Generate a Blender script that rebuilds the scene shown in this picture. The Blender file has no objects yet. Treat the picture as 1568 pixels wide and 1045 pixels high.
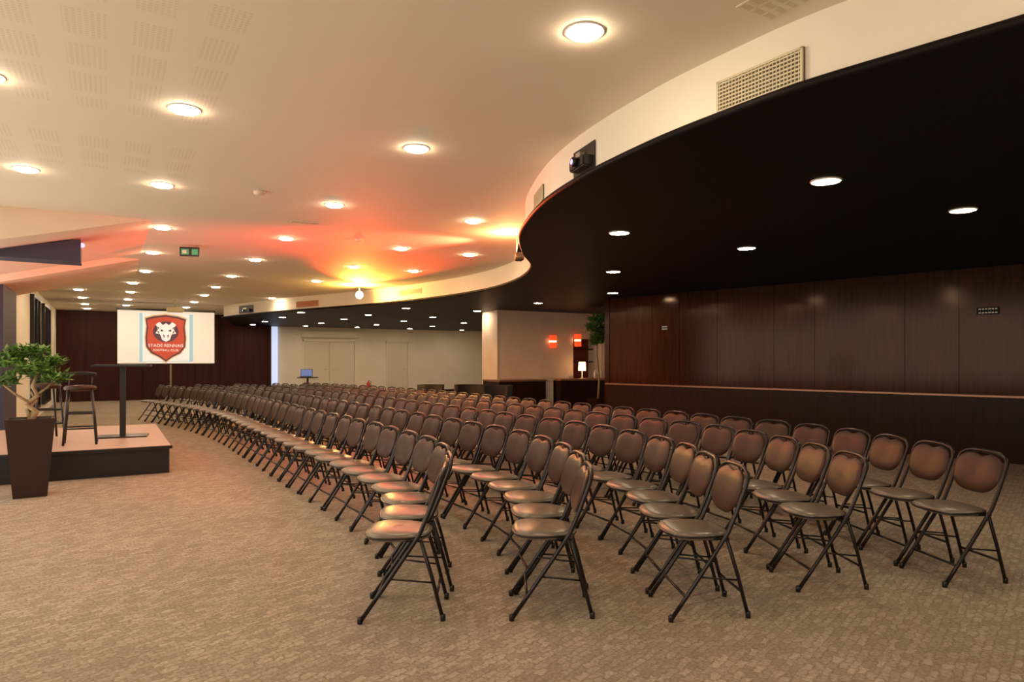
import bpy, bmesh, math, random
from mathutils import Vector, Matrix
random.seed(7)
scene=bpy.context.scene
try:
    scene.view_settings.view_transform='Standard'
    scene.view_settings.look='None'
except Exception: pass
H=1.36; CEIL=3.0; SOF=2.63
C0=math.cos(math.radians(30.5)); S0=math.sin(math.radians(30.5))

# ---------------- materials ----------------
def mat(name,col,rough=0.6,metal=0.0,emit=None,es=0.0,spec=0.5,coat=0.0):
    m=bpy.data.materials.new(name); m.use_nodes=True
    b=m.node_tree.nodes['Principled BSDF']
    b.inputs['Base Color'].default_value=(*col,1); b.inputs['Roughness'].default_value=rough
    b.inputs['Metallic'].default_value=metal
    b.inputs['Specular IOR Level'].default_value=spec
    b.inputs['Coat Weight'].default_value=coat
    if emit: 
        b.inputs['Emission Color'].default_value=(*emit,1); b.inputs['Emission Strength'].default_value=es
    return m
def nt(m): return m.node_tree.nodes, m.node_tree.links, m.node_tree.nodes['Principled BSDF']
def noise_mat(name,c1,c2,scale=5,rough=0.6,stretch=(1,1,1),bump=0.0,spec=0.5,detail=4,lo=0.35,hi=0.65,tint=None):
    m=mat(name,c1,rough,spec=spec); n,l,b=nt(m)
    if tint: b.inputs['Specular Tint'].default_value=(*tint,1)
    tc=n.new('ShaderNodeTexCoord'); mp=n.new('ShaderNodeMapping'); mp.inputs['Scale'].default_value=stretch
    nz=n.new('ShaderNodeTexNoise'); nz.inputs['Scale'].default_value=scale; nz.inputs['Detail'].default_value=detail
    r=n.new('ShaderNodeValToRGB'); r.color_ramp.elements[0].color=(*c1,1); r.color_ramp.elements[1].color=(*c2,1)
    r.color_ramp.elements[0].position=lo; r.color_ramp.elements[1].position=hi
    l.new(tc.outputs['Object'],mp.inputs['Vector']); l.new(mp.outputs[0],nz.inputs['Vector'])
    l.new(nz.outputs['Fac'],r.inputs['Fac']); l.new(r.outputs[0],b.inputs['Base Color'])
    if bump:
        bp=n.new('ShaderNodeBump'); bp.inputs['Strength'].default_value=bump; bp.inputs['Distance'].default_value=0.01
        l.new(nz.outputs['Fac'],bp.inputs['Height']); l.new(bp.outputs[0],b.inputs['Normal'])
    return m
def carpet():
    m=mat('carpet_woven',(0.3,0.2,0.13),0.95,spec=0.1); n,l,b=nt(m)
    tc=n.new('ShaderNodeTexCoord')
    mp=n.new('ShaderNodeMapping'); mp.inputs['Rotation'].default_value=(0,0,math.radians(-20))
    l.new(tc.outputs['Object'],mp.inputs['Vector'])
    nz0=n.new('ShaderNodeTexNoise'); nz0.inputs['Scale'].default_value=22; nz0.inputs['Detail'].default_value=2
    l.new(mp.outputs[0],nz0.inputs['Vector'])
    mx=n.new('ShaderNodeMix'); mx.data_type='VECTOR'; mx.inputs['Factor'].default_value=0.05
    l.new(mp.outputs[0],mx.inputs[4]); l.new(nz0.outputs['Color'],mx.inputs[5])
    br=n.new('ShaderNodeTexBrick'); br.inputs['Scale'].default_value=1.0
    br.inputs['Brick Width'].default_value=0.075; br.inputs['Row Height'].default_value=0.038
    br.inputs['Mortar Size'].default_value=0.007; br.inputs['Mortar Smooth'].default_value=1.0
    br.inputs['Color1'].default_value=(0.405,0.335,0.26,1); br.inputs['Color2'].default_value=(0.28,0.226,0.17,1)
    br.inputs['Mortar'].default_value=(0.25,0.20,0.15,1)
    l.new(mx.outputs[1],br.inputs['Vector'])
    nz=n.new('ShaderNodeTexNoise'); nz.inputs['Scale'].default_value=60; nz.inputs['Detail'].default_value=3
    l.new(tc.outputs['Object'],nz.inputs['Vector'])
    nb=n.new('ShaderNodeTexNoise'); nb.inputs['Scale'].default_value=0.8
    l.new(tc.outputs['Object'],nb.inputs['Vector'])
    mr=n.new('ShaderNodeMapRange'); mr.inputs[1].default_value=0.3; mr.inputs[2].default_value=0.7; mr.inputs[3].default_value=0.74; mr.inputs[4].default_value=1.22
    l.new(nz.outputs['Fac'],mr.inputs[0])
    mr2=n.new('ShaderNodeMapRange'); mr2.inputs[1].default_value=0.3; mr2.inputs[2].default_value=0.7; mr2.inputs[3].default_value=0.92; mr2.inputs[4].default_value=1.08
    l.new(nb.outputs['Fac'],mr2.inputs[0])
    mu=n.new('ShaderNodeMath'); mu.operation='MULTIPLY'; l.new(mr.outputs[0],mu.inputs[0]); l.new(mr2.outputs[0],mu.inputs[1])
    vm=n.new('ShaderNodeVectorMath'); vm.operation='SCALE'; l.new(br.outputs['Color'],vm.inputs[0]); l.new(mu.outputs[0],vm.inputs['Scale'])
    l.new(vm.outputs[0],b.inputs['Base Color'])
    bp=n.new('ShaderNodeBump'); bp.inputs['Strength'].default_value=0.35; bp.inputs['Distance'].default_value=0.006
    l.new(mu.outputs[0],bp.inputs['Height']); l.new(bp.outputs[0],b.inputs['Normal'])
    return m
def ceiling_mat():
    m=mat('ceiling_paint',(0.8,0.7,0.55),0.75,spec=0.3); n,l,b=nt(m)
    tc=n.new('ShaderNodeTexCoord'); sx=n.new('ShaderNodeSeparateXYZ'); l.new(tc.outputs['Object'],sx.inputs[0])
    def M(op,a,bv=None):
        x=n.new('ShaderNodeMath'); x.operation=op
        for i,v in enumerate([a,bv]):
            if v is None: continue
            if isinstance(v,(int,float)): x.inputs[i].default_value=v
            else: l.new(v,x.inputs[i])
        return x.outputs[0]
    def band(o,period,duty): return M('LESS_THAN',M('FRACT',M('DIVIDE',M('ADD',o,50.0),period)),duty)
    X,Y=sx.outputs[0],sx.outputs[1]
    big=M('MULTIPLY',band(X,0.30,0.62),band(Y,0.42,0.72))
    dots=M('MULTIPLY',band(X,0.026,0.55),band(Y,0.026,0.55))
    reg=M('MULTIPLY',M('LESS_THAN',X,0.60),M('LESS_THAN',Y,6.8))
    reg=M('MULTIPLY',reg,M('GREATER_THAN',M('FRACT',M('DIVIDE',M('ADD',Y,50.0),2.4)),0.25))
    msk=M('MULTIPLY',M('MULTIPLY',big,dots),reg)
    r=n.new('ShaderNodeMix'); r.data_type='RGBA'
    r.inputs[6].default_value=(0.80,0.72,0.58,1); r.inputs[7].default_value=(0.71,0.62,0.49,1)
    l.new(msk,r.inputs[0]); l.new(r.outputs[2],b.inputs['Base Color'])
    return m
M_CARPET=carpet(); M_CEIL=ceiling_mat()
M_CREAM=noise_mat('cream_wall_paint',(0.86,0.79,0.65),(0.83,0.75,0.61),2,0.7)
M_BEIGE=noise_mat('beige_paint',(0.80,0.63,0.48),(0.76,0.59,0.45),2,0.7)
M_WOOD=noise_mat('dark_wenge_wood',(0.048,0.014,0.006),(0.027,0.008,0.004),3,0.14,(9,9,0.6),0.012,spec=0.30,tint=(1,.72,.55))
M_WOODL=noise_mat('dark_wenge_wood_low',(0.028,0.009,0.005),(0.017,0.006,0.003),3,0.35,(9,9,0.6),0.02,spec=0.18)
M_SEAM=mat('seam_near_black',(0.006,0.004,0.004),0.8)  # near-black for seams, panel backing, toe kicks, sign plates and tub chairs
def soffit_mat():
    m=mat('soffit_dark_panels',(0.012,0.008,0.008),0.5,spec=0.10); n,l,b=nt(m)
    tc=n.new('ShaderNodeTexCoord'); br=n.new('ShaderNodeTexBrick'); br.offset=0
    br.inputs['Scale'].default_value=1; br.inputs['Brick Width'].default_value=1.2; br.inputs['Row Height'].default_value=1.2
    br.inputs['Mortar Size'].default_value=0.006
    br.inputs['Color1'].default_value=(0.010,0.006,0.005,1); br.inputs['Color2'].default_value=(0.008,0.005,0.005,1); br.inputs['Mortar'].default_value=(0.003,0.002,0.002,1)
    l.new(tc.outputs['Object'],br.inputs['Vector']); l.new(br.outputs['Color'],b.inputs['Base Color'])
    return m
M_SOF=soffit_mat()
M_FARDARK=noise_mat('maroon_curtain_wall',(0.052,0.011,0.008),(0.032,0.008,0.006),3,0.6,(4,4,0.3),spec=0.2)
M_BLACK=mat('black_lacquer',(0.012,0.010,0.010),0.35)
M_TUBE=mat('black_steel_tube',(0.014,0.010,0.010),0.28,0.3)
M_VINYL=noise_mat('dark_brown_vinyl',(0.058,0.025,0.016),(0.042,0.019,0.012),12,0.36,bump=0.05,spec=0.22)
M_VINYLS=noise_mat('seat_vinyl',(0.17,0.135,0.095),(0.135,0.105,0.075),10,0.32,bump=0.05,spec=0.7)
M_LAMP=mat('downlight_glass',(1,0.9,0.7),0.4,emit=(1.0,0.78,0.54),es=130)
M_RING=mat('downlight_ring',(0.85,0.8,0.7),0.4)
M_METAL=mat('brushed_metal',(0.65,0.6,0.55),0.3,1.0)
M_LEDGE=mat('ledge_metal',(0.40,0.21,0.13),0.3,0.7)
M_WHITE=mat('white_plastic',(0.8,0.78,0.72),0.5)
M_GREY=mat('vent_grey',(0.62,0.55,0.36),0.5)
M_VDARK=mat('vent_dark',(0.12,0.10,0.06),0.7)
M_STAGE=noise_mat('stage_wood_top',(0.52,0.35,0.26),(0.44,0.29,0.21),3,0.45,(1,8,1))
M_POT=mat('planter_brown_gloss',(0.026,0.010,0.007),0.25,coat=0.1)
M_SOIL=noise_mat('soil',(0.03,0.02,0.012),(0.06,0.04,0.02),30,0.95)
M_LEAF=noise_mat('leaf_green',(0.08,0.18,0.03),(0.15,0.29,0.05),6,0.5)
M_TRUNK=noise_mat('bark',(0.45,0.32,0.18),(0.3,0.2,0.1),20,0.85,bump=0.3)
M_SCREEN=mat('projection_screen',(0.75,0.72,0.65),0.8,emit=(1.0,0.90,0.74),es=0.45)
M_SBLUE=mat('slide_light_blue',(0.3,0.5,0.6),0.8,emit=(0.50,0.78,0.85),es=0.45)
M_SRED=mat('slide_red',(0.5,0.08,0.05),0.8,emit=(0.55,0.08,0.04),es=0.5)
M_SDARK=mat('slide_dark',(0.1,0.05,0.06),0.8,emit=(0.10,0.05,0.07),es=0.5)
M_SWHITE=mat('slide_white',(0.9,0.9,0.9),0.8,emit=(1,1,1),es=0.4)
M_SGOLD=mat('slide_gold',(0.6,0.4,0.2),0.8,emit=(0.75,0.5,0.3),es=0.5)
M_GLASS=mat('dark_window_glass',(0.02,0.025,0.04),0.1)
M_BLUE=mat('dark_blue_drape',(0.035,0.03,0.06),0.6)
M_GREEN=mat('exit_green',(0.03,0.25,0.10),0.5,emit=(0.1,0.6,0.25),es=0.3)
M_REDL=mat('red_lampshade',(0.8,0.1,0.05),0.6,emit=(1.0,0.08,0.015),es=0.9)
M_WARML=mat('warm_lampshade',(1,0.7,0.5),0.6,emit=(1.0,0.55,0.25),es=6)
M_RED=mat('red_paint',(0.6,0.03,0.02),0.35)
M_REDV=mat('red_grille',(0.60,0.26,0.14),0.6)
M_LENSY=mat('lens_yellow',(1,0.8,0.3),0.4,emit=(1.0,0.75,0.28),es=200)
M_LENSW=mat('lens_warm',(1,0.8,0.6),0.4,emit=(1.0,0.62,0.35),es=30)
M_LENSR=mat('lens_red',(1,0.2,0.1),0.4,emit=(1.0,0.10,0.04),es=15)
M_NICHE=mat('niche_red_brown',(0.20,0.035,0.018),0.5)
M_LCD=mat('laptop_screen',(0.1,0.15,0.3),0.3,emit=(0.15,0.25,0.6),es=0.5)
M_PURP=mat('projector_lens',(0.3,0.2,0.6),0.1,emit=(0.5,0.4,1.0),es=2.0)
M_BOTT=mat('bottle_glass',(0.75,0.68,0.6),0.15)

# ---------------- mesh builder ----------------
class MB:
    def __init__(s): s.v=[]; s.f=[]; s.m=[]; s.mats=[]; s.sm=[]
    def mi(s,m):
        if m not in s.mats: s.mats.append(m)
        return s.mats.index(m)
    def add(s,vs,fs,m,smooth=False):
        o=len(s.v); s.v+= [tuple(v) for v in vs]; k=s.mi(m)
        for f in fs: s.f.append(tuple(i+o for i in f)); s.m.append(k); s.sm.append(smooth)
    def box(s,x0,x1,y0,y1,z0,z1,m,M=None):
        vs=[Vector((x,y,z)) for z in (z0,z1) for y in (y0,y1) for x in (x0,x1)]
        if M is not None: vs=[M@v for v in vs]
        s.add(vs,[(0,2,3,1),(4,5,7,6),(0,1,5,4),(2,6,7,3),(0,4,6,2),(1,3,7,5)],m)
    def bbox(s,x0,x1,y0,y1,z0,z1,m,b=0.01,M=None):
        bm=bmesh.new(); bmesh.ops.create_cube(bm,size=1)
        for v in bm.verts: v.co=Vector(((x0+x1)/2+v.co.x*(x1-x0),(y0+y1)/2+v.co.y*(y1-y0),(z0+z1)/2+v.co.z*(z1-z0)))
        bmesh.ops.bevel(bm,geom=bm.edges[:],offset=b,segments=2,affect='EDGES')
        bm.verts.index_update()
        vs=[(M@v.co if M is not None else v.co.copy()) for v in bm.verts]
        fs=[tuple(v.index for v in f.verts) for f in bm.faces]; bm.free()
        s.add(vs,fs,m)
    def tube(s,pts,r,m,n=8,closed=False,caps=True):
        pts=[Vector(p) for p in pts]; N=len(pts); rs=r if isinstance(r,(list,tuple)) else [r]*N
        vs=[];fs=[]; up=None
        for i,p in enumerate(pts):
            if closed: t=pts[(i+1)%N]-pts[i-1]
            else: t=pts[min(i+1,N-1)]-pts[max(i-1,0)]
            t.normalize()
            if up is None:
                up=Vector((0,0,1)) if abs(t.z)<0.9 else Vector((1,0,0))
            a=(up-t*up.dot(t)).normalized(); up=a; b=t.cross(a)
            for k in range(n):
                an=2*math.pi*k/n; vs.append(p+(a*math.cos(an)+b*math.sin(an))*rs[i])
        for i in range(N if closed else N-1):
            j=(i+1)%N
            for k in range(n): fs.append((i*n+k,i*n+(k+1)%n,j*n+(k+1)%n,j*n+k))
        if caps and not closed:
            fs.append(tuple(range(n))[::-1]); fs.append(tuple((N-1)*n+k for k in range(n)))
        s.add(vs,fs,m,True)
    def lathe(s,prof,m,n=20,c=(0,0,0),M=None,smooth=True):
        vs=[];fs=[]
        for r,z in prof:
            for k in range(n):
                a=2*math.pi*k/n; v=Vector((r*math.cos(a),r*math.sin(a),z))
                if M is not None: v=M@v
                vs.append(v+Vector(c))
        for i in range(len(prof)-1):
            for k in range(n): fs.append((i*n+k,i*n+(k+1)%n,(i+1)*n+(k+1)%n,(i+1)*n+k))
        fs.append(tuple(range(n))[::-1]); fs.append(tuple((len(prof)-1)*n+k for k in range(n)))
        s.add(vs,fs,m,smooth)
    def mesh(s,name):
        me=bpy.data.meshes.new(name); me.from_pydata(s.v,[],s.f)
        for m in s.mats: me.materials.append(m)
        me.polygons.foreach_set('material_index',s.m); me.polygons.foreach_set('use_smooth',s.sm); me.update()
        return me
    def obj(s,name,loc=(0,0,0),rz=0,parent=None):
        o=bpy.data.objects.new(name,s.mesh(name)); scene.collection.objects.link(o)
        o.location=loc; o.rotation_euler=(0,0,rz)
        if parent: o.parent=parent
        return o
def inst(me,name,loc,rz=0):
    o=bpy.data.objects.new(name,me); scene.collection.objects.link(o); o.location=loc; o.rotation_euler=(0,0,rz); return o
def empty(name,loc=(0,0,0)):
    o=bpy.data.objects.new(name,None); scene.collection.objects.link(o); o.location=loc; return o

# ---------------- room shell ----------------
b=MB(); b.box(-1.8,15,-3.6,27.3,-0.1,0,M_CARPET); b.obj('floor')
b=MB(); b.box(-1.8,15,-3.6,27.3,CEIL,CEIL+0.1,M_CEIL); b.obj('ceiling')
b=MB(); b.box(-1.8,15,27.0,27.2,0,CEIL,M_CREAM); b.obj('wall_back')
b=MB(); b.box(-1.8,12.5,-3.6,-3.4,0,CEIL,M_CREAM); b.obj('wall_front')
b=MB(); b.box(14.6,14.8,15.0,27.0,0,CEIL,M_CREAM); b.obj('wall_right_far')
b=MB(); b.box(-1.5,5.2,26.55,26.65,0,CEIL,M_FARDARK)
for i in range(9):
    x=-1.5+i*0.82; b.box(x,x+0.015,26.53,26.56,0,CEIL,M_SEAM)
b.obj('wall_back_dark_panel')
b=MB(); b.box(-1.7,-1.5,14.4,27.0,0,CEIL,M_CREAM); b.obj('wall_left')
b=MB(); b.box(-1.7,-1.40,12.9,14.6,0,CEIL,M_BLUE); b.obj('wall_left_drape')
for i,(y0,y1) in enumerate([(18.2,19.7),(21.0,23.0)]):
    b=MB(); b.box(-1.5,-1.46,y0,y1,0.3,2.75,M_GLASS)
    for (a,c,d,e) in [(y0-.06,y0,.24,2.81),(y1,y1+.06,.24,2.81),(y0,y1,.24,.3),(y0,y1,2.75,2.81),((y0+y1)/2-.03,(y0+y1)/2+.03,.3,2.75)]:
        b.box(-1.5,-1.42,a,c,d,e,M_BLACK)
    b.obj('window_%d'%(i+1))
b=MB()
for i in range(12):
    y=-3.4+i*1.45; b.box(-1.62,-1.54,y,y+0.07,0,CEIL,M_BLACK)
b.box(-1.64,-1.54,-3.4,12.9,0,0.12,M_BLACK); b.box(-1.64,-1.54,-3.4,12.9,2.88,CEIL,M_BLACK)
b.obj('window_3')  # unseen unglazed mullion side, added to let world light fill the room

# ---------------- curved bulkhead ----------------
rim=[(4.4,-3.4),(3.8,-1.9),(3.35,-.4),(3.12,.6),(2.99,1.25),(2.91,1.61),(2.81,2.08),(2.78,2.56),(2.78,3.07),(2.86,3.82),(3.03,4.57),(3.31,5.31),(3.68,6.07),(4.28,6.98),(5.0,7.95),(5.62,9.4),(5.92,11.16),(5.7,13.35),(4.96,15.9),(3.9,18.6),(2.97,21.9),(3.1,22.6),(3.5,24.6),(3.95,26.55)]
def crom(P,n=6):
    out=[]
    for i in range(len(P)-1):
        p0=P[max(i-1,0)];p1=P[i];p2=P[i+1];p3=P[min(i+2,len(P)-1)]
        for k in range(n):
            t=k/n
            out.append(tuple(0.5*((2*p1[j])+(-p0[j]+p2[j])*t+(2*p0[j]-5*p1[j]+4*p2[j]-p3[j])*t*t+(-p0[j]+3*p1[j]-3*p2[j]+p3[j])*t**3) for j in (0,1)))
    out.append(P[-1]); return out
R=crom(rim)
def offs(R,d):
    o=[]
    for i,p in enumerate(R):
        a=R[max(i-1,0)]; c=R[min(i+1,len(R)-1)]
        tx,ty=c[0]-a[0],c[1]-a[1]; L=math.hypot(tx,ty)
        o.append((p[0]+ty/L*d,p[1]-tx/L*d))
    return o
n=len(R); XR=14.6
def strip_solid(b,R,z0,z1,m):
    n=len(R); vs=[(x,y,z0) for x,y in R]+[(x,y,z1) for x,y in R]+[(XR,y,z0) for x,y in R]+[(XR,y,z1) for x,y in R]
    fs=[]
    for i in range(n-1):
        fs.append((i,i+1,n+i+1,n+i)); fs.append((i,2*n+i,2*n+i+1,i+1)); fs.append((n+i,n+i+1,3*n+i+1,3*n+i)); fs.append((2*n+i,3*n+i,3*n+i+1,2*n+i+1))
    b.add(vs,fs,m)
b=MB(); strip_solid(b,R,SOF,SOF+0.045,M_SOF); 
b.tube([(x,y,SOF+0.022) for x,y in R],0.024,M_SOF,8)
b.obj('ceiling_soffit_dark')
Ri=offs(R,0.05)
b=MB(); vs=[(x,y,SOF+0.045) for x,y in Ri]+[(x,y,CEIL) for x,y in Ri]
b.add(vs,[(i,i+1,n+i+1,n+i) for i in range(n-1)],M_CREAM,True)
b.obj('ceiling_bulkhead_curved')

def face_frame(Y):
    i=min(range(n),key=lambda k:abs(Ri[k][1]-Y)); i=max(1,min(n-2,i))
    a,c=Ri[i-1],Ri[i+1]; t=Vector((c[0]-a[0],c[1]-a[1],0)).normalized()
    t0=(Y-Ri[i][1])/t.y if abs(t.y)>.01 else 0
    p=Vector((Ri[i][0],Ri[i][1],0))+t*t0
    nrm=Vector((-t.y,t.x,0))
    return Matrix(((t.x,nrm.x,0,p.x),(t.y,nrm.y,0,p.y),(0,0,1,0),(0,0,0,1)))
def vent(Y,w,z0,z1,m1=M_GREY,m2=M_VDARK,name='air_vent',off=0.006):
    M=face_frame(Y); b=MB()
    b.box(-w/2,w/2,-0.03,off,z0,z1,m2,M)
    for (a,c,d,e) in [(-w/2,w/2,z0,z0+.012),(-w/2,w/2,z1-.012,z1),(-w/2,-w/2+.012,z0,z1),(w/2-.012,w/2,z0,z1)]:
        b.box(a,c,off,off+.010,d,e,m1,M)
    k=int((z1-z0)/0.018)
    for i in range(1,k): 
        z=z0+i*(z1-z0)/k; b.box(-w/2,w/2,off,off+.008,z-.004,z+.004,m1,M)
    k=int(w/0.02)
    for i in range(1,k):
        x=-w/2+i*w/k; b.box(x-.002,x+.002,off,off+.009,z0,z1,m1,M)
    return b.obj(name)
vent(2.35,0.51,2.676,2.855)
vent(5.05,0.4,2.72,2.86)
vent(17.6,0.9,2.72,2.87,M_REDV,M_REDV)
vent(13.9,0.8,2.78,2.9,M_GREY,M_GREY)
def proj_opening(Y,w,z0,z1):
    M=face_frame(Y); b=MB()
    b.box(-w/2,w/2,0.004,0.010,z0,z1,M_BLACK,M)
    b.bbox(-w*.38,w*.30,0.0,0.08,z0+.03,z0+.11,M_BLACK,.01,M)
    M2=M@Matrix.Translation((-.02,.08,z0+.075))@Matrix.Rotation(-math.pi/2,4,'X')
    b.lathe([(.035,0),(.035,.03),(.028,.035)],M_TUBE,16,M=M2); b.lathe([(.02,.036),(.012,.040)],M_PURP,12,M=M2)
    b.box(-w*.1,w*.1,0.02,0.06,z0+.11,z0+.15,M_METAL,M)
    b.obj('ceiling_projector')
proj_opening(3.95,0.34,2.69,2.89)
proj_opening(20.6,0.9,2.70,2.92)

# ---------------- downlights ----------------
b=MB(); b.lathe([(.102,0),(.102,-.004),(.091,-.007),(.091,-.002)],M_RING,24)
b.lathe([(.090,-.001),(.088,-.010),(.07,-.020),(.02,-.024)],M_LAMP,20)
DL=b.mesh('recessed_downlight')
b=MB(); b.lathe([(.106,0),(.106,-.006),(.096,-.012),(.096,-.002)],M_RING,24)
b.lathe([(.094,-.001),(.092,-.010),(.07,-.012),(.03,-.013)],M_LAMP,20)
DL2=b.mesh('recessed_downlight_flush')
YS=[0.5,2.75,4.92,7.15,9.45,11.7,14.2,16.5,18.7,21.0,23.3,25.4]
def rimx(Y):
    i=min(range(n),key=lambda k:abs(Ri[k][1]-Y)); return Ri[i][0]
for X in (-.62,.42,2.04,3.68,4.8):
    for Y in YS:
        if X>rimx(Y)-0.25: continue
        if X<0 and 8.5<Y<15.5: continue
        if X<0 and Y<4: continue
        if X==.42 and Y in(2.75,0.5): continue
        if Y in (16.5,) and X>2.5: continue
        inst(DL,'recessed_downlight',(X+(.14 if X==.42 and 8.5<Y<15.5 else 0),Y,CEIL))
YS2=[0.7,3.03,5.3,7.67,10.1,12.7,15.6,18.4,20.7,23.3,25.5]
for X in (4.36,6.2,8.15,10.3,12.6):
    for Y in YS2:
        if X<rimx(Y)+0.35: continue
        if Y<11.5 and X>10.2-(Y-4.3)*.216-.3: continue
        if X>9.0 and Y<17: continue
        if X==8.15 and Y<8: continue
        inst(DL2,'recessed_downlight',(X,Y,SOF))

# ---------------- right wood wall ----------------
A=Vector((8.88,11.1,0)); B=Vector((11.95,-3.3,0)); d=(B-A).normalized()
nr=Vector((d.y,-d.x,0))
if nr.x>0: nr=-nr
Mw=Matrix(((d.x,nr.x,0,A.x),(d.y,nr.y,0,A.y),(0,0,1,0),(0,0,0,1)))
Lw=(B-A).length
def t_at(px):
    r=(px-784)/1045; dx=r*C0+S0; dy=-r*S0+C0
    det=d.x*(-dy)-(-dx)*d.y
    return ((-A.x)*(-dy)-(-dx)*(-A.y))/det
wall=empty('wall_right',(0,0,0))
b=MB(); b.box(0,Lw,-0.2,-0.02,0,SOF,M_SEAM,Mw); b.obj('backing',parent=wall)
seams=[0]+[t_at(p) for p in (998,1040,1098,1185,1247,1385,1468)]
seams+= [seams[-1]+1.1*(i+1) for i in range(12) if seams[-1]+1.1*(i+1)<Lw]+[Lw]
b=MB()
for i in range(len(seams)-1):
    b.box(seams[i]+.003,seams[i+1]-.003,-.02,.0,.0,SOF-0.01,M_WOOD,Mw)
b.obj('wood_panels',parent=wall)
b=MB(); b.box(0,Lw,0,.10,0,.865,M_WOODL,Mw); b.box(-.03,Lw,0,.125,.865,.89,M_LEDGE,Mw); b.obj('low_ledge_front',parent=wall)
b=MB(); b.box(8.9,12.2,11.15,11.3,0,SOF,M_WOOD); b.box(12.0,12.2,11.3,15,0,SOF,M_CREAM); b.obj('wall_right_return')
def sign(px,z,w,h):
    t=t_at(px); b=MB(); b.box(t-w/2,t+w/2,0.001,0.008,z-h/2,z+h/2,M_SEAM,Mw)
    for k in range(2):
        zz=z+h*.25-k*h*.5
        for j in range(6):
            x=t-w*.42+j*w*.145; b.box(x,x+w*.1,.008,.010,zz-h*.10,zz+h*.10,M_WHITE,Mw)
    b.obj('wall_sign')
sign(1513,2.03,.26,.10); sign(1018,1.98,.14,.09)

# ---------------- bar niche block ----------------
b=MB(); b.box(8.45,10.75,15.0,15.75,0,SOF,M_BEIGE); b.box(8.40,8.46,15.0,15.75,0,SOF,M_BEIGE)
b.box(11.7,12.0,15.0,15.75,0,SOF,M_CREAM); b.box(10.75,11.7,15.0,15.75,1.95,SOF,M_BEIGE); b.box(10.75,11.7,15.6,15.75,0,1.95,M_NICHE)
b.box(8.45,14.6,15.7,15.9,0,SOF,M_BEIGE)
b.obj('wall_bar')
b=MB(); b.box(10.8,11.65,15.3,15.6,1.3,1.33,M_WOOD); b.box(10.8,11.65,15.3,15.6,1.65,1.68,M_WOOD)
b.obj('bar_shelf',)
def counter(x0,x1,y0,y1):
    b=MB(); b.box(x0+.02,x1-.02,y0+.04,y1,0.08,.84,M_WOODL); b.box(x0+.05,x1-.05,y0+.08,y1,0,.08,M_SEAM)
    b.bbox(x0,x1,y0,y1,.84,.885,M_LEDGE,.008)
    k=3
    for i in range(1,k): x=x0+(x1-x0)*i/k; b.box(x-.005,x+.005,y0+.035,y0+.045,.08,.84,M_SEAM)
    b.obj('bar_counter')
counter(7.95,9.32,14.1,14.95); counter(9.72,11.6,14.1,14.95)
b=MB(); b.box(9.34,9.70,14.4,14.98,0,.86,M_CREAM); b.box(9.34,9.70,14.35,14.98,.86,.88,M_WHITE); b.obj('bar_gate')
def red_lamp(x,y,z):
    b=MB()
    for k in (0,1): b.bbox(x-.08,x+.08,y-.13,y-.01,z-.17+k*.19,z-.03+k*.19,M_REDL,.01)
    b.box(x-.03,x+.03,y-.03,y+.0,z-.18,z+.18,M_METAL); b.box(x-.07,x+.07,y-.12,y-.01,z-.025,z+.015,M_WARML)
    b.obj('wall_sconce')
red_lamp(10.05,15.0,1.86); red_lamp(10.85,15.0,1.90)
b=MB(); b.lathe([(.06,0),(.06,.02),(.012,.03),(.012,.2)],M_METAL,14); b.lathe([(.10,.2),(.10,.22),(.09,.42),(.085,.43)],M_WARML,18)
b.obj('table_lamp',(10.75,14.6,.885))
for k,(x,h) in enumerate([(11.1,.22),(11.2,.26),(11.33,.16),(10.35,.1),(10.25,.1)]):
    b=MB(); b.lathe([(.035,0),(.035,h*.6),(.012,h*.8),(.012,h)],M_BOTT,12); b.obj('bottle' if h>.12 else 'drinking_glass',(x,14.5,.885))

# ---------------- far wall doors ----------------
M_DOOR=mat('door_paint',(0.74,0.67,0.52),0.55)
def door(nm,x0,x1,leaf):
    b=MB(); b.box(x0-.05,x0,26.95,26.995,0,2.15,M_CREAM); b.box(x1,x1+.05,26.95,26.995,0,2.15,M_CREAM); b.box(x0-.05,x1+.05,26.95,26.995,2.1,2.15,M_CREAM)
    w=(x1-x0)/leaf
    for i in range(leaf):
        b.box(x0+i*w+.015,x0+(i+1)*w-.015,26.965,26.992,.01,2.085,M_DOOR)
        b.box(x0+i*w-.015,x0+i*w+.015,26.955,26.995,.01,2.1,M_GREY)
        hx=x0+i*w+(w-.12 if i==0 else .12); b.tube([(hx,26.965,1.0),(hx,26.92,1.0),(hx+.1*(-1 if i==0 else 1),26.92,1.0)],.012,M_METAL,6)
    b.obj(nm)
door('door_1',6.5,8.5,2); door('door_2',9.9,10.8,1)
b=MB(); b.box(6.4,8.65,26.86,26.99,2.25,2.5,M_CREAM); b.box(6.4,8.65,26.84,26.86,2.24,2.27,M_GREY)
b.obj('trim_1')
b=MB(); b.box(5.22,5.5,26.9,26.98,0,SOF,mat('pale_blue_gap_glow',(.5,.6,.8),.6,emit=(.6,.7,1),es=.9)); b.obj('window_4')  # emissive strip standing in for the bluish gap beside the dark wall
b=MB(); b.box(5.5,6.4,26.96,27,0,.1,M_WOODL); b.box(8.6,9.8,26.96,27,0,.1,M_WOODL); b.box(10.9,14.6,26.96,27,0,.1,M_WOODL); b.obj('baseboard_back')

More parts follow.
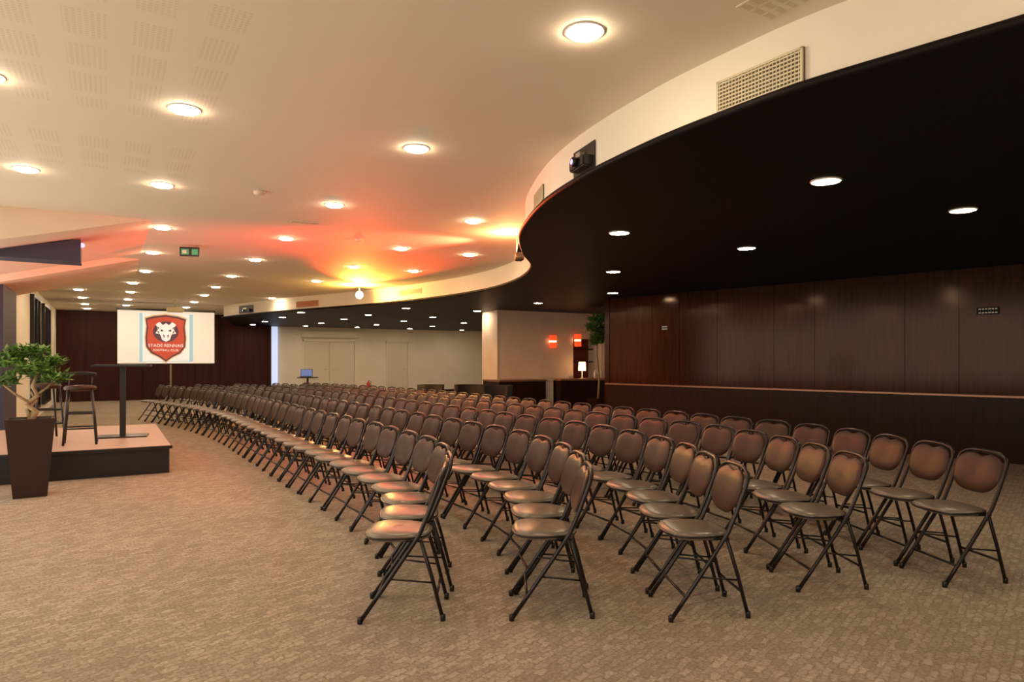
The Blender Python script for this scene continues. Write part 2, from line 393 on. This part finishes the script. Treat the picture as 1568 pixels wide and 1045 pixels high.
# ---------------- left wedge beams ----------------
def wedge(y0,y1,xr,zl):
    b=MB(); vs=[(-1.5,y0,CEIL),(xr,y0,CEIL),(-1.5,y0,zl),(-1.5,y1,CEIL),(xr,y1,CEIL),(-1.5,y1,zl)]
    b.add(vs,[(0,2,1),(3,4,5),(2,5,4,1),(0,3,5,2)],M_BEIGE); b.obj('ceiling_wedge_beam')
wedge(9.0,11.9,.42,2.52); wedge(12.6,15.0,.42,2.50)
b=MB(); vs=[(-1.32,9.6,2.57),(-.30,9.6,2.80),(-1.32,9.6,2.54),(-.30,9.6,2.53),(-1.32,10.0,2.57),(-.30,10.0,2.80),(-1.32,10.0,2.54),(-.30,10.0,2.53)]
b.add(vs,[(0,2,3,1),(4,5,7,6),(0,1,5,4),(2,6,7,3),(0,4,6,2),(1,3,7,5)],M_BLUE)
b.lathe([(.03,0),(.02,.03)],M_PURP,12,c=(-.29,9.75,2.75),M=Matrix.Rotation(math.pi/2,4,'X'))
b.obj('ceiling_projector_housing')

# ---------------- folding chair ----------------
def make_chair():
    b=MB()
    W=.190
    def side(y): return [(-.225,y,0.008),(-.13,y,.145),(.0,y,.335),(.080,y,.455),(.125,y,.56),(.162,y,.66),(.182,y,.715)]
    L=side(-W); Rr=side(W)
    arch=[]
    for k in range(1,16):
        a=math.pi*k/16
        yy=-W*math.copysign(abs(math.cos(a))**.62,math.cos(a)); zz=.715+.072*abs(math.sin(a))**.9
        arch.append((.182+(zz-.715)*.3,yy,zz))
    b.tube(L+arch+Rr[::-1],.0115,M_TUBE,8)
    V=.162
    b.tube([(.200,-V,.008),(.145,-V,.22),(.085,-V,.420),(.07,-V+.02,.428),(.07,V-.02,.428),(.085,V,.420),(.145,V,.22),(.200,V,.008)],.0105,M_TUBE,8)
    b.tube([(-.145,-W,.125),(-.145,W,.125)],.008,M_TUBE,6)
    b.tube([(.168,-V,.135),(.168,V,.135)],.008,M_TUBE,6)
    for s in(-1,1):
        b.tube([(-.14,s*.155,.422),(.09,s*.175,.422)],.009,M_TUBE,6)
        b.tube([(-.075,s*.180,.225),(.148,s*.165,.20)],.005,M_TUBE,6)
        for fx,fy in((-.225,W),(.200,V)): b.lathe([(.014,0),(.014,.03),(.011,.035)],M_BLACK,8,c=(fx,s*fy,0))
    N=28; rings=[(0.0,.462),(.5,.461),(.82,.455),(.95,.447),(1.0,.432),(.99,.420),(.9,.414),(0.0,.414)]
    vs=[];fs=[]; cx=-.045
    for r,z in rings:
        for k in range(N):
            a=2*math.pi*k/N; c,s=math.cos(a),math.sin(a)
            x=.172*math.copysign(abs(c)**.72,c); y=.188*math.copysign(abs(s)**.72,s)
            y*=1-.10*x/.175
            if x>0: y=max(-.176,min(.176,y))
            vs.append((cx+x*r,y*r,z-.004*x/.175))
    for i in range(len(rings)-1):
        for k in range(N): fs.append((i*N+k,i*N+(k+1)%N,(i+1)*N+(k+1)%N,(i+1)*N+k))
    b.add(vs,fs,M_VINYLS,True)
    b.tube([(vs[4*N+k][0],vs[4*N+k][1],.434) for k in range(N)],.006,M_TUBE,5,closed=True)
    rings=[(0,1),(.5,.95),(.8,.78),(.94,.45),(1.0,0),(.94,-.45),(.8,-.78),(.5,-.9),(0,-1)]
    N=36; vs=[];fs=[]
    for r,t in rings:
        for k in range(N):
            a=2*math.pi*k/N; c,s=math.cos(a),math.sin(a)
            y=.186*math.copysign(abs(c)**.60,c)
            z=(.116 if s>0 else .125)*math.copysign(abs(s)**.66,s)
            if s<0: y*=1-.18*(-s)**1.3
            if s>0: z-=.018*max(0,1-(y/.05)**2)
            y*=r; z*=r
            zz=.658+z; xx=.158+z*.32 - .35*y*y - t*.017
            vs.append((xx,y,zz))
    for i in range(len(rings)-1):
        for k in range(N): fs.append((i*N+k,(i+1)*N+k,(i+1)*N+(k+1)%N,i*N+(k+1)%N))
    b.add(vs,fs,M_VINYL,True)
    return b.mesh('folding_chair')
CH=make_chair()
cols=[((1.29,3.41),[29,20,11,4,2,0],.060),((1.98,3.04),[30,23,17,9,4,0],.055),((2.68,2.63),[27,28,22,15,7,3,0],.065),((3.62,2.60),[27,28,20,12,5,0],.10),((4.44,2.22),[24,24,22,14,6,0],.085)]
for (x,y),an,sh in cols:
    x+=.066+sh*C0; y+=.112-sh*S0
    i=0
    while y<17.6:
        if i<len(an): h=an[i]
        elif y<11: h=-0.8
        else: h=-0.8-(y-11)*2.6
        hr=math.radians(h+random.uniform(-1.5,1.5))
        inst(CH,'folding_chair',(x+random.uniform(-.012,.012),y,0),-hr)
        hh=math.radians(h); x+=.43*math.sin(hh); y+=.43*math.cos(hh); i+=1

# ---------------- stage ----------------
b=MB(); b.bbox(-1.45,.64,9.2,12.4,.30,.335,M_STAGE,.006); b.box(-1.43,.62,9.22,12.38,0,.30,M_BLACK)
b.box(-1.45,.65,9.19,9.2,.295,.33,M_BLACK); b.box(.64,.65,9.19,12.4,.295,.33,M_BLACK)
b.obj('stage_platform')
b=MB(); b.bbox(-.30,.30,-.2,.2,0,.015,M_BLACK,.005); b.bbox(-.035,.035,-.035,.035,.012,.94,M_BLACK,.006); b.bbox(-.34,.34,-.28,.28,.94,.965,M_BLACK,.008)
b.obj('high_table',(.15,10.55,.336),-.1)
def stool(loc,rz,back=True):
    b=MB(); h=.66
    for sx in(-1,1):
        for sy in(-1,1): b.tube([(sx*.17,sy*.17,0.004),(sx*.12,sy*.12,h)],.014,M_BLACK,8)
    for z,w in((.2,.155),(.38,.142)):
        b.tube([(-w,-w,z),(w,-w,z),(w,w,z),(-w,w,z)],.010,M_BLACK,6,closed=True)
    b.lathe([(.10,h-.01),(.165,h),(.175,h+.03),(.15,h+.055),(.05,h+.06)],M_VINYL,20)
    if back:
        for s in(-1,1): b.tube([(.12,s*.12,h),(.18,s*.12,h+.19)],.01,M_BLACK,6)
        b.tube([(.17,-.16,h+.185),(.195,-.08,h+.20),(.2,0,h+.205),(.195,.08,h+.20),(.17,.16,h+.185)],.02,M_BLACK,8)
    b.obj('bar_stool',loc,rz)
stool((-.31,9.84,.338),1.57); stool((-.72,10.75,.338),1.9)

# ---------------- plants ----------------
def plant(name,loc,pot,trunkpts,clumps,nleaf,ls,potmat=M_POT,rz=0):
    b=MB()
    w0,w1,ph=pot
    vs=[];
    for (w,z) in((w0,0),(w1,ph),(w1-.03,ph),(w1-.04,ph-.04)):
        vs+=[(-w,-w,z),(w,-w,z),(w,w,z),(-w,w,z)]
    fs=[(3,2,1,0)]
    for i in range(3):
        for k in range(4): fs.append((i*4+k,i*4+(k+1)%4,(i+1)*4+(k+1)%4,(i+1)*4+k))
    b.add(vs,fs,potmat); b.add(vs[12:16],[(0,1,2,3)],M_SOIL)
    for pts,r0,r1 in trunkpts:
        N=len(pts); b.tube(pts,[r0+(r1-r0)*i/(N-1) for i in range(N)],M_TRUNK,8)
    for (c,r) in clumps:
        c=Vector(c)
        for i in range(nleaf):
            q=Vector((random.gauss(0,1),random.gauss(0,1),random.gauss(0,.6)))
            q=q.normalized()*(random.random()**.4); p=c+Vector((q.x*r,q.y*r,q.z*r*.6))
            a=random.uniform(0,6.28); el=random.uniform(-.3,.9); dr=Vector((math.cos(a)*math.cos(el),math.sin(a)*math.cos(el),math.sin(el)))
            sd=dr.cross(Vector((random.uniform(-.4,.4),random.uniform(-.4,.4),1))).normalized(); L=ls*random.uniform(.7,1.3); wd=L*.24
            up=sd.cross(dr)*L*.08
            b.add([p,p+dr*L*.45+sd*wd-up,p+dr*L,p+dr*L*.45-sd*wd-up],[(0,1,2,3)],M_LEAF)
    return b.obj(name,loc,rz)
plant('potted_bonsai_tree',(-.69,8.37,0),(.14,.205,.78),
 [([(0,0,.74),(.05,0,.84),(-.03,.02,.92),(.06,0,1.0),(.02,-.02,1.1),(.06,0,1.22)],.034,.014),
  ([(.04,0,1.0),(.14,.02,1.08),(.2,0,1.16)],.014,.006),([(.0,0,.93),(-.12,.02,1.02),(-.22,0,1.12)],.016,.006),([(.0,0,.78),(-.03,.02,.86),(.05,.03,.95),(.0,0,1.05)],.022,.01)],
 [((.02,0,1.45),.15),((.16,.02,1.34),.13),((-.18,0,1.34),.14),((.21,-.05,1.18),.12),((-.22,.05,1.16),.14),((.04,-.1,1.28),.14),((-.1,.1,1.42),.13),((0,.15,1.24),.13)],160,.08,rz=.08)
plant('potted_ficus',(10.2,13.2,0),(.15,.2,.45),
 [([(0,0,.4),(.03,0,.9),(-.02,.02,1.5),(.0,0,2.1)],.03,.012)],
 [((0,0,2.35),.20),((-.1,0,2.15),.22),((.1,0,2.1),.22),((.02,0,1.92),.18),((-.05,0,1.8),.12)],200,.14)

# ---------------- projection screen ----------------
sc=empty('projection_screen',(1.42,22.0,0))
b=MB(); b.box(-1.24,1.26,0,.02,1.27,2.77,M_SCREEN); b.box(-1.27,1.29,-.02,.05,2.77,2.83,M_BLACK); b.box(-1.25,1.27,-.01,.03,1.245,1.27,M_BLACK); b.obj('screen_surface',parent=sc)
b=MB(); b.tube([(.10,.06,0.1),(.10,.06,2.8)],.025,M_METAL,10)
for a in (0,2.1,4.2): b.tube([(.10,.06,.45),(.10+.5*math.cos(a),.06+.5*math.sin(a),.02)],.015,M_METAL,6)
b.obj('stand',parent=sc)
def poly(b,pts,y,m): 
    pts=[(p[0],y,p[1]) for p in pts]; c=(sum(p[0] for p in pts)/len(pts),y,sum(p[2] for p in pts)/len(pts))
    N=len(pts); b.add([c]+pts,[(0,i+1,(i+1)%N+1) for i in range(N)],m)
def shield(cx,cz,s):
    P=[(-.50,.50),(-.30,.56),(0,.60),(.30,.56),(.50,.50),(.47,.3),(.50,.0),(.48,-.22),(.36,-.38),(.16,-.48),(0,-.60),(-.16,-.48),(-.36,-.38),(-.48,-.22),(-.50,0),(-.47,.3)]
    return [(cx+p[0]*s,cz+p[1]*s*1.08) for p in P]
b=MB(); b.box(-.70,.68,-.004,-.001,1.31,2.70,M_SBLUE)
b.box(-.62,.58,-.006,-.004,1.33,2.70,M_SWHITE)
poly(b,shield(-.03,1.99,1.10),-.008,M_SGOLD); poly(b,shield(-.03,1.99,1.04),-.011,M_SDARK); poly(b,shield(-.03,1.99,.96),-.014,M_SRED)
poly(b,[(-.03+.33*math.cos(a/24*6.283),2.18+.30*math.sin(a/24*6.283)) for a in range(24)],-.017,M_SDARK)
head=[(-.26,.20),(-.16,.27),(-.08,.18),(0,.24),(.08,.18),(.16,.27),(.26,.20),(.2,.06),(.27,-.06),(.15,-.08),(.1,-.24),(0,-.30),(-.1,-.24),(-.15,-.08),(-.27,-.06),(-.2,.06)]
poly(b,[(-.03+p[0],2.19+p[1]) for p in head],-.020,M_SWHITE)
for s in(-1,1):
    poly(b,[(-.03+s*.05,2.20),(-.03+s*.13,2.26),(-.03+s*.14,2.18)],-.022,M_SDARK)
    poly(b,[(-.03+s*.03,2.08),(-.03+s*.08,2.1),(-.03+s*.05,1.98)],-.022,M_SDARK)
    for k in range(2): poly(b,[(-.03+s*.17,2.30-k*.12),(-.03+s*.24,2.33-k*.12),(-.03+s*.18,2.24-k*.12)],-.022,M_SDARK)
b.obj('slide_crest',parent=sc)
def text(t,x,z,size,m,par,y=-.025):
    cu=bpy.data.curves.new('slide_text','FONT'); cu.body=t; cu.size=size; cu.align_x='CENTER'; cu.materials.append(m); cu.extrude=.001
    o=bpy.data.objects.new('slide_text',cu); scene.collection.objects.link(o); o.parent=par; o.location=(x,y,z); o.rotation_euler=(math.pi/2,0,0)
text('STADE RENNAIS',-.03,1.74,.125,M_SWHITE,sc); text('FOOTBALL CLUB',-.03,1.62,.085,M_SWHITE,sc)

# ---------------- ceiling items ----------------
b=MB(); b.box(-.13,.13,-.02,.02,-.16,-.03,M_BLACK); b.box(-.11,-.01,-.024,.024,-.14,-.06,M_GREEN); b.box(.03,.11,-.024,.024,-.14,-.06,M_GREEN)
b.box(-.09,-.04,-.027,.027,-.12,-.08,M_WHITE); b.tube([(-.09,0,-.04),(-.09,0,0)],.005,M_METAL,6); b.tube([(.09,0,-.04),(.09,0,0)],.005,M_METAL,6)
b.obj('exit_sign',(.98,10.7,CEIL),-.3)
b=MB(); b.bbox(-.2,.2,-.16,.16,-.36,-.24,M_GREY,.02); b.tube([(0,0,-.24),(0,0,0)],.025,M_GREY,8); b.lathe([(.04,0),(.035,.04)],M_BLACK,12,c=(.08,.17,-.30),M=Matrix.Rotation(-math.pi/2,4,'X'))
b.lathe([(.08,0),(.08,-.02)],M_WHITE,14); b.obj('ceiling_projector',(1.5,20.2,CEIL))
for (x,y) in [(1.25,6.95),(2.9,9.0)]:
    b=MB(); b.lathe([(.055,0),(.055,-.02),(.04,-.035),(.01,-.04)],M_BEIGE,16); b.obj('smoke_detector',(x,y,CEIL))
def cvent(x,y,w,h,slots):
    b=MB(); b.box(-w/2,w/2,-h/2,h/2,-.004,0,M_CEIL)
    for i in range(slots):
        for j in range(3):
            yy=-h/2+h*(i+.5)/slots; xx=-w/2+w*(j+.5)/3; b.box(xx-w*.14,xx+w*.14,yy-h*.25/slots,yy+h*.25/slots,-.006,-.004,M_GREY)
    b.obj('ceiling_vent',(x,y,CEIL))
cvent(2.0,8.25,.32,.12,2); cvent(2.62,2.08,.24,.24,4)

# stage spotlights: small cans near the bulkhead, tilted up so that they wash only the ceiling with colour
def spotlamp(loc,aim,lens,lights,k=1.0):
    e=empty('stage_spotlight',loc); dv=Vector(aim).normalized()
    q=Vector((0,0,1)).rotation_difference(dv).to_matrix().to_4x4()
    b=MB(); b.lathe([(.03*k,-.10),(.055*k,-.07),(.062*k,0),(.062*k,.015)],M_BLACK,18,M=q); b.obj('can',parent=e)
    b=MB(); b.lathe([(.057*k,.016),(.03*k,.02)],lens,18,M=q); b.obj('lens',parent=e)
    b=MB(); z=CEIL-loc[2]; b.tube([(0,0,.03),(0,0,z)],.008,M_CREAM,6); b.obj('yoke',parent=e)
    for col,W,off,sd,ang in lights:
        l=bpy.data.lights.new('beam','SPOT' if sd else 'POINT'); l.energy=W; l.color=col; l.shadow_soft_size=.05
        o=bpy.data.objects.new('beam',l); scene.collection.objects.link(o); o.parent=e; o.location=off
        if sd:
            l.spot_size=math.radians(ang); l.spot_blend=1.0
            o.rotation_mode='QUATERNION'; o.rotation_quaternion=Vector(sd).to_track_quat('-Z','Y')
spotlamp((4.75,14.7,2.80),(-.45,-.85,.05),M_LENSY,[((1.0,.55,.10),150,(-.06,-.16,.02),None,0),((1.0,.07,.010),5000,(-.10,-.22,-.30),(-.45,-2.4,.85),54)],1.4)
spotlamp((4.74,7.92,2.76),(-.6,.4,.1),M_LENSR,[((1.0,.02,.01),3000,(-.12,.12,-.20),(-1.5,1.0,.62),60)])
spotlamp((4.50,7.47,2.80),(-.7,.5,.1),M_LENSW,[((1.0,.42,.16),40,(-.1,.10,.0),None,0)])

# ---------------- far furniture ----------------
b=MB(); b.lathe([(.22,0),(.22,.015),(.03,.03),(.03,.84),(.04,.84)],M_BLACK,18); b.lathe([(.30,.84),(.30,.865)],M_BLACK,24); b.obj('pedestal_table',(5.0,20.3,0))
b=MB(); b.bbox(-.17,.17,-.12,.12,0,.02,M_BLACK,.005); T=Matrix.Translation((0,.12,.01))@Matrix.Rotation(-.25,4,'X'); b.bbox(-.17,.17,0,.015,0,.23,M_BLACK,.004,T); b.box(-.155,.155,-.002,0,.02,.215,M_LCD,T)
b.obj('laptop',(4.95,20.3,.865),-.35)
def tub(loc,rz):
    b=MB(); vs=[];fs=[];K=14
    for i in range(K+1):
        a=math.radians(-110+220*i/K); 
        for (r,z) in((.30,.12),(.33,.80),(.27,.80),(.25,.40)): vs.append((r*math.sin(a)*1.05,r*math.cos(a),z))
    for i in range(K):
        for j in range(3): fs.append((i*4+j,(i+1)*4+j,(i+1)*4+j+1,i*4+j+1))
    fs.append((0,1,2,3)); fs.append((K*4+3,K*4+2,K*4+1,K*4))
    b.add(vs,fs,M_SEAM,True); b.bbox(-.25,.25,-.28,.22,.14,.43,M_SEAM,.03)
    for sx in(-1,1):
        for sy in(-1,1): b.tube([(sx*.2,sy*.18,0),(sx*.2,sy*.18,.15)],.015,M_METAL,6)
    b.obj('tub_armchair',loc,rz)
tub((6.35,14.4,0),.5); tub((7.1,14.0,0),-.3); tub((7.45,13.3,0),-1.0)
b=MB(); b.lathe([(.07,0),(.075,.05),(.075,.42),(.05,.48),(.02,.5),(.02,.55)],M_RED,14); b.tube([(0,-.02,.55),(.1,-.02,.5),(.11,0,.2)],.01,M_BLACK,6); b.obj('fire_extinguisher',(9.0,26.7,0))

# ---------------- world & camera ----------------
w=bpy.data.worlds.new('World'); scene.world=w; w.use_nodes=True
bg=w.node_tree.nodes['Background']; bg.inputs[0].default_value=(1.0,.86,.70,1); bg.inputs[1].default_value=2.2
cam=bpy.data.cameras.new('camera'); cam.sensor_width=36; cam.lens=24.0; cam.shift_y=0.0188; cam.clip_start=.05
co=bpy.data.objects.new('camera',cam); scene.collection.objects.link(co); co.location=(0,0,H); co.rotation_euler=(math.pi/2,0,-math.radians(30.5))
scene.camera=co
